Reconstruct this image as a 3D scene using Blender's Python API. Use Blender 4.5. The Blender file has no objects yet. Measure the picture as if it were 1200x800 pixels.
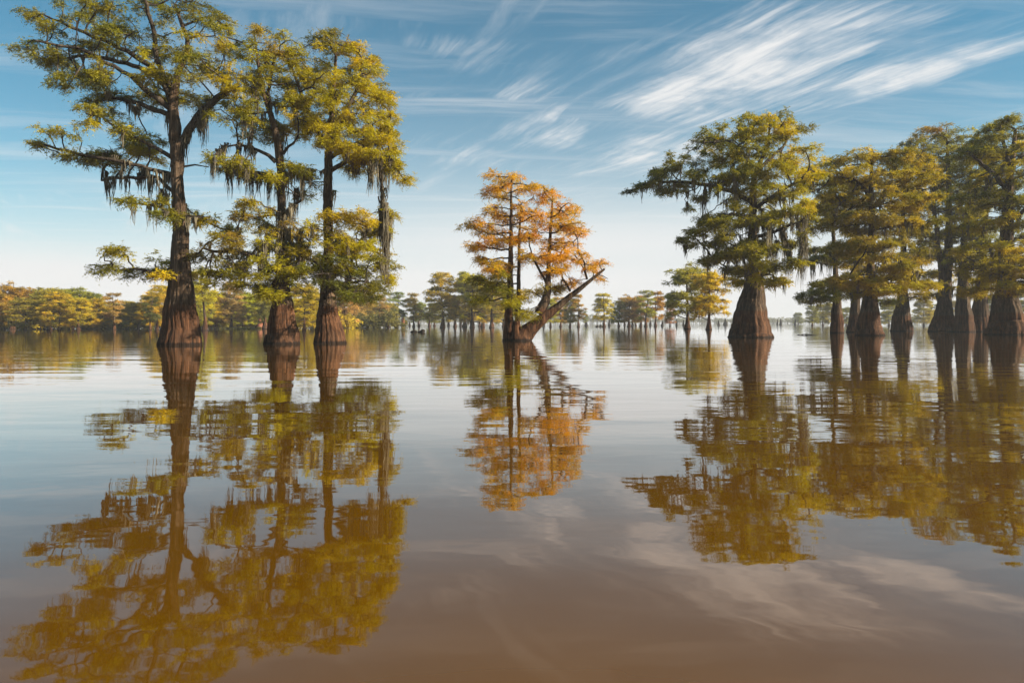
import bpy, math, random
import numpy as np
from math import radians as R

# ------------------------------------------------------------------ camera, sky, sun, exposure
sc = bpy.context.scene
CAM_H, FPX, HOR = 1.2, 800.0, 378.0          # camera height (m), focal length and horizon row in 1200x800 pixels
SUN_AZ, SUN_EL = 103.0, 27.0                  # degrees clockwise from the view direction, degrees up

cam_d = bpy.data.cameras.new('camera')
cam = bpy.data.objects.new('camera', cam_d)
sc.collection.objects.link(cam)
cam.location = (0, 0, CAM_H)
cam.rotation_euler = (R(90), 0, 0)
cam_d.sensor_width = 36.0
cam_d.lens = 24.0
cam_d.shift_y = -(400.0 - HOR) / 1200.0
cam_d.clip_start, cam_d.clip_end = 0.05, 9000
sc.camera = cam

sun_d = bpy.data.lights.new('sun', 'SUN')
sun_d.energy = 5.0
sun_d.angle = R(0.5)
sun_d.color = (1.0, 0.86, 0.66)
sun = bpy.data.objects.new('sun', sun_d)
sc.collection.objects.link(sun)
sun.rotation_euler = (R(90 - SUN_EL), 0, R(180 - SUN_AZ))
sun.location = (60, -20, 60)

sc.view_settings.view_transform = 'Standard'
sc.view_settings.look = 'None'
sc.view_settings.exposure = 1.15
sc.view_settings.gamma = 1.0
sc.view_settings.use_curve_mapping = False
sc.cycles.use_denoising = True
sc.cycles.max_bounces = 8
sc.cycles.diffuse_bounces = 3
sc.cycles.glossy_bounces = 3
sc.cycles.transmission_bounces = 4
sc.cycles.volume_bounces = 0
sc.cycles.caustics_reflective = False
sc.cycles.caustics_refractive = False
sc.cycles.use_adaptive_sampling = True
sc.cycles.adaptive_threshold = 0.02

class NT:
    """small helper to write node trees"""
    def __init__(s, tree):
        s.t = tree; tree.nodes.clear()
    def n(s, kind, **kw):
        nd = s.t.nodes.new(kind)
        ins = kw.pop('ins', {})
        for k, v in kw.items(): setattr(nd, k, v)
        for k, v in ins.items(): s.put(nd.inputs[k], v)
        return nd
    def put(s, sock, v):
        if hasattr(v, 'is_output') or isinstance(v, bpy.types.NodeSocket): s.t.links.new(v, sock)
        else: sock.default_value = v
    def m(s, op, a, b=0.0, c=0.0, clamp=False):
        nd = s.t.nodes.new('ShaderNodeMath'); nd.operation = op; nd.use_clamp = clamp
        for i, v in enumerate((a, b, c)): s.put(nd.inputs[i], v)
        return nd.outputs[0]
    def mix(s, f, a, b, mode='MIX'):
        nd = s.t.nodes.new('ShaderNodeMix'); nd.data_type = 'RGBA'; nd.blend_type = mode
        s.put(nd.inputs[0], f); s.put(nd.inputs[6], a); s.put(nd.inputs[7], b)
        return nd.outputs[2]
    def ramp(s, f, stops):
        nd = s.t.nodes.new('ShaderNodeValToRGB')
        el = nd.color_ramp.elements
        while len(el) < len(stops): el.new(0.5)
        for e, (p, c) in zip(el, stops):
            e.position = p; e.color = c if len(c) == 4 else (*c, 1)
        s.put(nd.inputs[0], f)
        return nd.outputs[0]
    def smooth(s, v, lo, hi, a=0.0, b=1.0):
        nd = s.t.nodes.new('ShaderNodeMapRange'); nd.interpolation_type = 'SMOOTHSTEP'
        for i, x in enumerate((v, lo, hi, a, b)): s.put(nd.inputs[i], x)
        return nd.outputs[0]

world = bpy.data.worlds.new('World')
sc.world = world
world.use_nodes = True
w = NT(world.node_tree)
sky = w.n('ShaderNodeTexSky', sky_type='NISHITA', sun_disc=False, sun_elevation=R(SUN_EL), sun_rotation=R(SUN_AZ),
          altitude=0.0, air_density=1.0, dust_density=0.2, ozone_density=2.5)
# cirrus: a thin cloud sheet high above, looked up where the view ray meets it (p = dir.xy / dir.z)
tc = w.n('ShaderNodeTexCoord').outputs['Generated']
sep = w.n('ShaderNodeSeparateXYZ', ins={0: tc})
up = w.m('MAXIMUM', sep.outputs[2], 0.02)
px_ = w.m('DIVIDE', sep.outputs[0], up); py_ = w.m('DIVIDE', sep.outputs[1], up)
p = w.n('ShaderNodeCombineXYZ', ins={0: px_, 1: py_}).outputs[0]
# slow warp so that the streaks curl
wn = w.n('ShaderNodeTexNoise', ins={'Vector': p, 'Scale': 0.9, 'Detail': 3.0}).outputs['Color']
wv = w.n('ShaderNodeVectorMath', operation='MULTIPLY_ADD', ins={0: wn, 1: (0.30, 0.30, 0), 2: p}).outputs[0]
def streaks(angle, along, across, detail=8.0, rough=0.62, seed=0.0):
    mp = w.n('ShaderNodeMapping', vector_type='TEXTURE', ins={'Vector': wv, 'Location': (seed, seed * 0.7, 0),
             'Rotation': (0, 0, R(angle)), 'Scale': (along, across, 1)}).outputs[0]
    return w.n('ShaderNodeTexNoise', ins={'Vector': mp, 'Scale': 1.0, 'Detail': detail, 'Roughness': rough, 'Distortion': 0.35}).outputs['Fac']
f1 = streaks(-62, 0.75, 0.15, seed=3.1)      # fine combed fibres
f2 = streaks(-58, 2.6, 0.6, seed=7.7)        # broad bands
f4 = streaks(-66, 0.5, 0.045, detail=5.0, seed=5.9)    # hair-fine threads
f3 = streaks(4, 2.4, 0.36, seed=1.3)          # nearly level streaks
def blob(x, y, ang, lx, ly, amt):
    v = w.n('ShaderNodeMapping', vector_type='TEXTURE', ins={'Vector': wv, 'Location': (x + 0.15, y + 0.15, 0),
            'Rotation': (0, 0, R(ang)), 'Scale': (lx, ly, 1)}).outputs[0]
    d = w.n('ShaderNodeVectorMath', operation='DOT_PRODUCT', ins={0: v, 1: v}).outputs['Value']
    return w.m('MULTIPLY', w.m('EXPONENT', w.m('MULTIPLY', d, -1.0)), amt)
def sky_pt(px, py):
    x, y, z = (px - 600) / FPX, 1.0, (HOR - py) / FPX
    return x / z, y / z
cover = None
for (ax, ay, bx, by, wd, amt) in [                       # cirrus bands: two ends (as seen), width on the sheet, amount
        (770, 145, 1000, 10, 0.38, 1.3), (930, 132, 1230, 40, 0.14, 1.4), (860, 92, 1100, 20, 0.12, 0.55),
        (1000, 88, 1180, 8, 0.08, 0.7), (610, 152, 700, 150, 0.34, 0.95), (680, 175, 860, 190, 0.62, 1.0), (590, 150, 690, 165, 0.30, 0.9),
        (440, 45, 620, 52, 0.10, 0.6), (480, 130, 760, 95, 0.26, 0.62), (430, 160, 640, 205, 0.40, 0.62),
        (20, 205, 250, 235, 0.6, 0.5), (330, 25, 560, 8, 0.14, 0.3), (500, 75, 660, 70, 0.16, 0.5)]:
    (x0, y0), (x1, y1) = sky_pt(ax, ay), sky_pt(bx, by)
    b = blob((x0 + x1) / 2, (y0 + y1) / 2, math.degrees(math.atan2(y1 - y0, x1 - x0)), math.hypot(x1 - x0, y1 - y0) / 2 * 1.25, wd * 1.45, amt)
    cover = b if cover is None else w.m('MAXIMUM', cover, b)
# the rest of the sky carries the same kind of scattered bands
gen = w.m('MULTIPLY', w.smooth(f2, 0.48, 0.75), 0.5)
lev = w.m('MULTIPLY', w.smooth(f3, 0.46, 0.78), 0.42)
thr = w.m('MULTIPLY_ADD', f4, 0.30, w.m('MULTIPLY', f1, 0.70))
fib = w.smooth(thr, 0.36, 0.66)
lo = w.m('MULTIPLY_ADD', cover, -0.34, 0.60)
cir = w.n('ShaderNodeMapRange', interpolation_type='SMOOTHSTEP', ins={0: thr, 1: lo, 2: w.m('ADD', lo, 0.42)}).outputs[0]
brk = w.n('ShaderNodeTexNoise', ins={'Vector': wv, 'Scale': 2.6, 'Detail': 5.0, 'Roughness': 0.6}).outputs['Fac']
cir = w.m('MULTIPLY', w.m('MULTIPLY', cir, w.smooth(brk, 0.34, 0.58, 0.35, 1.0)), w.m('MULTIPLY', cover, 1.35, clamp=True))
cir = w.m('MAXIMUM', cir, w.m('MAXIMUM', w.m('MULTIPLY', gen, fib), lev))
# a bank of cirrostratus far ahead
bank = blob(1.0, 8.6, 8, 4.6, 3.9, 0.85)
cir = w.m('SUBTRACT', 1.0, w.m('MULTIPLY', w.m('SUBTRACT', 1.0, cir, clamp=True), w.m('SUBTRACT', 1.0, bank)))
# thin veil: its optical depth grows with the slant of the ray
veil = w.m('SUBTRACT', 1.0, w.m('EXPONENT', w.m('DIVIDE', -0.0012, w.m('POWER', w.m('MAXIMUM', sep.outputs[2], 0.04), 3.0))))
cov = w.m('SUBTRACT', 1.0, w.m('MULTIPLY', w.m('SUBTRACT', 1.0, cir, clamp=True), w.m('SUBTRACT', 1.0, veil)), clamp=True)
tinted = w.mix(1.0, sky.outputs[0], (0.20, 0.92, 0.96, 1), 'MULTIPLY')
col = w.mix(cov, tinted, (7.9, 7.9, 7.9, 1))
bg = w.n('ShaderNodeBackground', ins={'Color': col, 'Strength': 0.05})
out = w.n('ShaderNodeOutputWorld', ins={'Surface': bg.outputs[0]})

# ------------------------------------------------------------------ helpers
COL = sc.collection
def tag(o, label=None, cat=None, group=None, kind=None):
    if label: o['label'] = label
    if cat: o['category'] = cat
    if group: o['group'] = group
    if kind: o['kind'] = kind
    return o
def link(name, data, parent=None, loc=None):
    o = bpy.data.objects.new(name, data); COL.objects.link(o)
    if parent: o.parent = parent
    if loc is not None: o.location = loc
    return o
def np_mesh(name, V, F, mat, tint=None, smooth=False):
    """mesh from arrays; F is (n,3) or (n,4)"""
    V = np.asarray(V, np.float32); F = np.asarray(F, np.int32)
    me = bpy.data.meshes.new(name)
    n, k = F.shape
    me.vertices.add(len(V)); me.vertices.foreach_set('co', V.ravel())
    me.loops.add(n * k); me.loops.foreach_set('vertex_index', F.ravel())
    me.polygons.add(n)
    me.polygons.foreach_set('loop_start', np.arange(0, n * k, k, dtype=np.int32))
    if smooth: me.polygons.foreach_set('use_smooth', np.ones(n, bool))
    if tint is not None:
        a = me.attributes.new('tint', 'FLOAT_COLOR', 'POINT')
        c = np.ones((len(V), 4), np.float32); c[:, :3] = tint
        a.data.foreach_set('color', c.ravel())
    me.materials.append(mat)
    me.update(calc_edges=True)
    return me
def unit(v): return v / (np.linalg.norm(v, axis=-1, keepdims=True) + 1e-9)

# ------------------------------------------------------------------ materials
def new_mat(name):
    m = bpy.data.materials.new(name); m.use_nodes = True
    return m, NT(m.node_tree)
def foliage_mat():
    m, t = new_mat('cypress_needles')
    at = t.n('ShaderNodeAttribute', attribute_name='tint').outputs['Color']
    oc = t.n('ShaderNodeObjectInfo').outputs['Color']
    c = t.mix(1.0, at, oc, 'MULTIPLY')
    d = t.n('ShaderNodeBsdfPrincipled', ins={'Base Color': c, 'Roughness': 0.55, 'Specular IOR Level': 0.25})
    tr = t.n('ShaderNodeBsdfTranslucent', ins={'Color': t.mix(1.0, c, (1.15, 1.1, 0.6, 1), 'MULTIPLY')})
    mx = t.n('ShaderNodeMixShader', ins={0: 0.46, 1: d.outputs[0], 2: tr.outputs[0]})
    t.n('ShaderNodeOutputMaterial', ins={'Surface': mx.outputs[0]})
    return m
def bark_mat(name, a, b, c, wet=True):
    """stringy vertical bark; old high-water stain with its own ragged edge, wet black band at the waterline"""
    m, t = new_mat(name)
    g = t.n('ShaderNodeNewGeometry')
    oc = t.n('ShaderNodeTexCoord').outputs['Object']
    mp = t.n('ShaderNodeMapping', ins={'Vector': oc, 'Scale': (9, 9, 0.5)}).outputs[0]
    n1 = t.n('ShaderNodeTexNoise', ins={'Vector': mp, 'Scale': 1.6, 'Detail': 7.0, 'Roughness': 0.65}).outputs['Fac']
    n2 = t.n('ShaderNodeTexNoise', ins={'Vector': oc, 'Scale': 0.9, 'Detail': 4.0}).outputs['Fac']
    mp3 = t.n('ShaderNodeMapping', ins={'Vector': oc, 'Scale': (3.2, 3.2, 0.12)}).outputs[0]
    n3 = t.n('ShaderNodeTexNoise', ins={'Vector': mp3, 'Scale': 1.5, 'Detail': 3.0, 'Roughness': 0.5}).outputs['Fac']
    n1 = t.m('ADD', n1, t.m('MULTIPLY', t.m('SUBTRACT', n3, 0.5), 0.9))
    col = t.ramp(n1, [(0.25, a), (0.5, b), (0.75, c)])
    col = t.mix(t.smooth(n2, 0.42, 0.7), col, (0.12, 0.105, 0.088, 1), 'MIX') if False else t.mix(t.smooth(n2, 0.45, 0.75, 0, 0.4), col, (0.11, 0.09, 0.072, 1))
    if wet:
        z = t.n('ShaderNodeSeparateXYZ', ins={0: oc}).outputs[2]
        zz = t.m('ADD', z, t.m('MULTIPLY', t.m('SUBTRACT', n1, 0.5), 0.35))
        stain = t.smooth(zz, 2.05, 2.3, 1, 0)
        col = t.mix(t.m('MULTIPLY', stain, 0.8), col, t.mix(1.0, col, (1.05, 0.66, 0.45, 1), 'MULTIPLY'))
        band = t.smooth(t.m('ADD', z, t.m('MULTIPLY', t.m('SUBTRACT', n1, 0.5), 0.1)), 0.08, 0.2, 1, 0)
        col = t.mix(t.m('MULTIPLY', band, 0.85), col, (0.008, 0.006, 0.005, 1))
    bp = t.n('ShaderNodeBump', ins={'Strength': 1.0, 'Distance': 0.09, 'Height': n1}).outputs[0]
    d = t.n('ShaderNodeBsdfPrincipled', ins={'Base Color': col, 'Roughness': 0.9, 'Specular IOR Level': 0.2, 'Normal': bp})
    t.n('ShaderNodeOutputMaterial', ins={'Surface': d.outputs[0]})
    return m
def moss_mat():
    m, t = new_mat('spanish_moss')
    oc = t.n('ShaderNodeTexCoord').outputs['Object']
    n = t.n('ShaderNodeTexNoise', ins={'Vector': oc, 'Scale': 1.3, 'Detail': 3.0}).outputs['Fac']
    c = t.ramp(n, [(0.3, (0.10, 0.085, 0.06)), (0.55, (0.21, 0.185, 0.13)), (0.75, (0.34, 0.30, 0.21))])
    d = t.n('ShaderNodeBsdfDiffuse', ins={'Color': c})
    tr = t.n('ShaderNodeBsdfTranslucent', ins={'Color': c})
    mx = t.n('ShaderNodeMixShader', ins={0: 0.3, 1: d.outputs[0], 2: tr.outputs[0]})
    t.n('ShaderNodeOutputMaterial', ins={'Surface': mx.outputs[0]})
    return m
def water_mat():
    m, t = new_mat('brown_lake_water')
    pos = t.n('ShaderNodeNewGeometry').outputs['Position']
    def waves(sx, sy, scale, detail, rot=0.0, dist=0.0):
        mp = t.n('ShaderNodeMapping', ins={'Vector': pos, 'Scale': (sx, sy, 1), 'Rotation': (0, 0, R(rot))}).outputs[0]
        return t.n('ShaderNodeTexNoise', ins={'Vector': mp, 'Scale': scale, 'Detail': detail, 'Roughness': 0.45, 'Distortion': dist}).outputs['Fac']
    big = waves(0.30, 1.0, 0.55, 2.0, 6)
    mid = waves(0.40, 1.0, 1.7, 2.0, -8, 0.4)
    fine = waves(0.5, 1.0, 7.0, 1.0, 4)
    patch = t.smooth(waves(0.35, 1.0, 0.10, 2.0, 10), 0.40, 0.65, 0.25, 1.0)      # calmer and livelier stretches
    h = t.m('ADD', t.m('MULTIPLY', big, 0.016), t.m('MULTIPLY', t.m('ADD', t.m('MULTIPLY', mid, 0.007), t.m('MULTIPLY', fine, 0.0018)), patch))
    bp = t.n('ShaderNodeBump', ins={'Strength': 1.0, 'Distance': 1.0, 'Height': h}).outputs[0]
    silt = waves(1, 1, 0.35, 4.0)
    c = t.ramp(silt, [(0.3, (0.096, 0.042, 0.0008)), (0.7, (0.114, 0.050, 0.001))])
    d = t.n('ShaderNodeBsdfPrincipled', ins={'Base Color': c, 'Roughness': 0.02, 'IOR': 1.33, 'Normal': bp, 'Coat Weight': 0.85, 'Coat Roughness': 0.02, 'Coat IOR': 1.33, 'Coat Normal': bp})
    t.n('ShaderNodeOutputMaterial', ins={'Surface': d.outputs[0]})
    return m
FOL = foliage_mat()
BARK = bark_mat('cypress_bark', (0.009, 0.006, 0.004, 1), (0.060, 0.038, 0.023, 1), (0.175, 0.118, 0.076, 1))
BRANCH = bark_mat('branch_bark', (0.016, 0.012, 0.009, 1), (0.045, 0.033, 0.024, 1), (0.11, 0.085, 0.062, 1), wet=False)
MOSS = moss_mat()
WATER = water_mat()

# colours of the foliage (turning needles; placement also paints lit and shaded crown sides)
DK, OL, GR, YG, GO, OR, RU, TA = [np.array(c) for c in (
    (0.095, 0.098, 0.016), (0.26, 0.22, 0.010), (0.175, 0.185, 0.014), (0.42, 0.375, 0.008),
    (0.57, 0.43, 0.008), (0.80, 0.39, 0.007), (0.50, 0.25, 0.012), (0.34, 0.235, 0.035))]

# ------------------------------------------------------------------ tree builder
def trunk_mesh(path, rng, mat, seg=64, flute=0.10, cap=True, name='trunk'):
    """path rows (x, y, z, r); fluted, buttressed where it flares"""
    path = np.array(path, float)
    L = np.r_[0, np.cumsum(np.linalg.norm(np.diff(path[:, :3], axis=0), axis=1))]
    n = int(np.clip(L[-1] / 0.18, 14, 130))
    s = np.linspace(0, L[-1], n)
    P = np.stack([np.interp(s, L, path[:, k]) for k in range(4)], 1)
    for _ in range(2):                                     # soften the corners of the path
        P[1:-1] = (P[:-2] + 2 * P[1:-1] + P[2:]) / 4
    wob = np.cumsum(rng.normal(0, 0.02, (n, 2)), 0); wob -= np.linspace(0, 1, n)[:, None] * wob[-1]
    P[:, :2] += wob * np.minimum(1, P[:, 3:4] * 3)
    T = unit(np.gradient(P[:, :3], axis=0))
    a = np.linspace(0, 2 * np.pi, seg, endpoint=False)
    rt = np.median(P[:, 3])
    f = np.zeros(seg); ph = rng.uniform(0, 6.28, 8)
    aa = a + 0.25 * np.sin(2 * a + ph[6]) + 0.15 * np.sin(3 * a + ph[7])
    f += 0.40 * np.abs(np.sin(4.5 * aa + ph[0])) + 0.45 * np.abs(np.sin(9.5 * aa + ph[1])) + 0.40 * np.abs(np.sin(17 * aa + ph[2]))
    f += 0.25 * np.sin(2 * a + ph[3]) + 0.25 * np.sin(3 * a + ph[4])
    f -= f.mean()
    V = np.zeros((n, seg, 3))
    drift = np.cumsum(rng.normal(0, 0.015, n))
    lump = rng.normal(0, 1, (n, seg))
    for _ in range(3): lump = (lump + np.roll(lump, 1, 1) + np.roll(lump, -1, 1) + np.roll(lump, 1, 0) * 2 + np.roll(lump, -1, 0) * 2) / 7
    for i in range(n):
        t = T[i]
        u = np.cross(t, (0, 1, 0.01)); u /= np.linalg.norm(u); v = np.cross(u, t)
        amp = flute * np.clip((P[i, 3] / rt - 0.6) / 0.8, 0.25, 1.25)
        fi = np.interp((a + drift[i]) % (2 * np.pi), np.r_[a, 2 * np.pi], np.r_[f, f[0]])
        r = P[i, 3] * (1 + amp * fi + 0.05 * lump[i])
        V[i] = P[i, :3] + r[:, None] * (np.cos(a)[:, None] * u + np.sin(a)[:, None] * v)
    V = V.reshape(-1, 3)
    i, j = np.meshgrid(np.arange(n - 1), np.arange(seg), indexing='ij')
    j2 = (j + 1) % seg
    F = np.stack([i * seg + j, i * seg + j2, (i + 1) * seg + j2, (i + 1) * seg + j], -1).reshape(-1, 4)
    c = len(V); V = np.vstack([V, P[-1:, :3] + T[-1:] * P[-1, 3] * 0.5])
    k = np.arange(seg); top = (n - 1) * seg
    F = np.vstack([F, np.stack([top + k, top + (k + 1) % seg, np.full(seg, c), np.full(seg, c)], -1)])
    F = F[:, ::-1] if False else F
    me = np_mesh(name, V, F[:len(F) - seg], mat, smooth=True)
    # closing fan as triangles
    if cap:
        import bmesh
        bm = bmesh.new(); bm.from_mesh(me); bm.verts.ensure_lookup_table()
        for q in range(seg):
            bm.faces.new((bm.verts[top + q], bm.verts[top + (q + 1) % seg], bm.verts[c]))
        bm.to_mesh(me); bm.free()
        me.polygons.foreach_set('use_smooth', np.ones(len(me.polygons), bool))
    return me, P

def grow(pos, par, A, rng, step=0.4, kill=0.55, maxit=110):
    """branches reach for the foliage points A (space colonisation)"""
    pos = [np.array(q, float) for q in pos]; par = list(par)
    PA = np.array(pos)
    D = np.linalg.norm(A[:, None] - PA[None], axis=2)
    bi, bd = D.argmin(1), D.min(1)
    live = bd > kill
    kids = {}
    for it in range(maxit):
        if not live.any(): break
        idx = np.where(live)[0]
        new = []
        for nd in np.unique(bi[idx]):
            mine = idx[bi[idx] == nd]
            d = unit(A[mine] - pos[nd]).sum(0)
            nn = np.linalg.norm(d)
            d = d / nn if nn > 0.05 else unit(A[mine[0]] - pos[nd])
            d = unit(d + rng.normal(0, 0.16, 3) + (0, 0, 0.06))
            q = pos[nd] + d * step
            if any(np.linalg.norm(q - pos[k]) < step * 0.35 for k in kids.get(nd, ())):
                far = mine[rng.random(len(mine)) < 0.5]
                live[far if len(far) else mine] = False
                continue
            k = len(pos); pos.append(q); par.append(nd); kids.setdefault(nd, []).append(k); new.append(k)
        if new:
            Q = np.array([pos[k] for k in new])
            dd = np.linalg.norm(A[:, None] - Q[None], axis=2)
            m = dd.min(1); a = dd.argmin(1)
            better = m < bd
            bd[better] = m[better]; bi[better] = np.array(new)[a[better]]
        live &= bd > kill
    return np.array(pos), np.array(par), bi

def tubes(p0, p1, r0, r1, d0, d1, sides):
    """tapered tubes, one per segment"""
    def ring(c, d, r):
        u = unit(np.cross(d, np.array([0.31, 0.87, 0.38]))); v = np.cross(d, u)
        a = np.linspace(0, 2 * np.pi, sides, endpoint=False)
        return c[:, None] + r[:, None, None] * (np.cos(a)[None, :, None] * u[:, None] + np.sin(a)[None, :, None] * v[:, None])
    n = len(p0)
    V = np.concatenate([ring(p0, d0, r0), ring(p1, d1, r1)], 1).reshape(-1, 3)
    k = np.arange(sides); k2 = (k + 1) % sides
    f = np.stack([k, k2, k2 + sides, k + sides], -1)
    F = (np.arange(n)[:, None, None] * 2 * sides + f[None]).reshape(-1, 4)
    return V, F

def leaf_cloud(C, O, tint, rng, twigs, per, L, ll, lw):
    """feathery drooping sprays: every tuft has several twigs, every twig two-ranked branchlets"""
    n = len(C)
    C = np.repeat(C, twigs, 0); O = np.repeat(O, twigs, 0); tint = np.repeat(tint, twigs, 0)
    N = len(C)
    d = rng.normal(0, 1, (N, 3)); d[:, 2] *= 0.55
    d = unit(unit(d) + O * 0.55 + (0, 0, 0.02))
    Lk = L * rng.uniform(0.55, 1.25, N)
    st = C + rng.normal(0, 0.08, (N, 3)) * (1, 1, 0.6)
    side = unit(np.cross(d, np.array([0.0, 0.0, 1.0]) + rng.normal(0, 0.35, (N, 3))))
    t = (np.arange(per) + 0.5) / per
    t = t[None] + rng.uniform(-0.3, 0.3, (N, per)) / per
    pos = st[:, None] + d[:, None] * (Lk[:, None] * t)[..., None]
    pos[..., 2] -= 0.28 * Lk[:, None] * t ** 2
    sgn = np.where(np.arange(per) % 2 == 0, 1.0, -1.0)[None, :, None]
    ld = unit(d[:, None] * 0.75 + side[:, None] * sgn + rng.normal(0, 0.28, (N, per, 3)) + np.array([0, 0, -0.22]))
    l = ll * rng.uniform(0.6, 1.3, (N, per)) * (1.1 - 0.45 * t)
    wv_ = unit(np.cross(ld, rng.normal(0, 1, (N, per, 3)) + np.array([0, 0, 1.0]))) * (lw * rng.uniform(0.7, 1.2, (N, per)))[..., None]
    tip = pos + ld * l[..., None]
    V = np.stack([pos + wv_ * 0.5, tip, pos - wv_ * 0.5 + ld * (l * 0.25)[..., None]], 2).reshape(-1, 3)
    F = np.arange(len(V)).reshape(-1, 3)
    tt = np.repeat(tint[:, None] * rng.uniform(0.82, 1.18, (N, 1, 1)), per, 1)
    tt = np.repeat(tt.reshape(-1, 3), 3, 0)
    return V, F, tt

def moss_cloud(S, Ln, rng, k=10, wd=1.0):
    """hanging hanks: k wispy strands each, tapering to a point"""
    n = len(S)
    S = np.repeat(S, k, 0); Ln = np.repeat(Ln, k) * rng.uniform(0.35, 1.0, n * k)
    N = len(S); m = 5
    off = rng.normal(0, 0.085, (N, 2))
    t = np.linspace(0, 1, m)
    sway = rng.normal(0, 0.05, (N, m, 2)).cumsum(1) * 0.8
    P = np.zeros((N, m, 3))
    P[..., :2] = S[:, None, :2] + off[:, None] * (1 - 0.75 * t)[None, :, None] + sway * Ln[:, None, None] * 0.7
    P[..., 2] = S[:, None, 2] + 0.05 - t[None] * Ln[:, None]
    r = (wd * rng.uniform(0.016, 0.040, N)[:, None] * (1 - 0.85 * t)[None] * (0.75 + 0.5 * rng.random((N, m))))
    a = rng.uniform(0, 6.28, N)[:, None] + np.array([0, 2.094, 4.189])[None]
    ringv = np.stack([np.cos(a), np.sin(a), np.zeros_like(a)], -1)
    V = (P[:, :, None] + r[..., None, None] * ringv[:, None]).reshape(-1, 3)
    i, j = np.meshgrid(np.arange(m - 1), np.arange(3), indexing='ij'); j2 = (j + 1) % 3
    f = np.stack([i * 3 + j, i * 3 + j2, (i + 1) * 3 + j2, (i + 1) * 3 + j], -1).reshape(-1, 4)
    F = (np.arange(N)[:, None, None] * m * 3 + f[None]).reshape(-1, 4)
    return V, F

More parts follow.
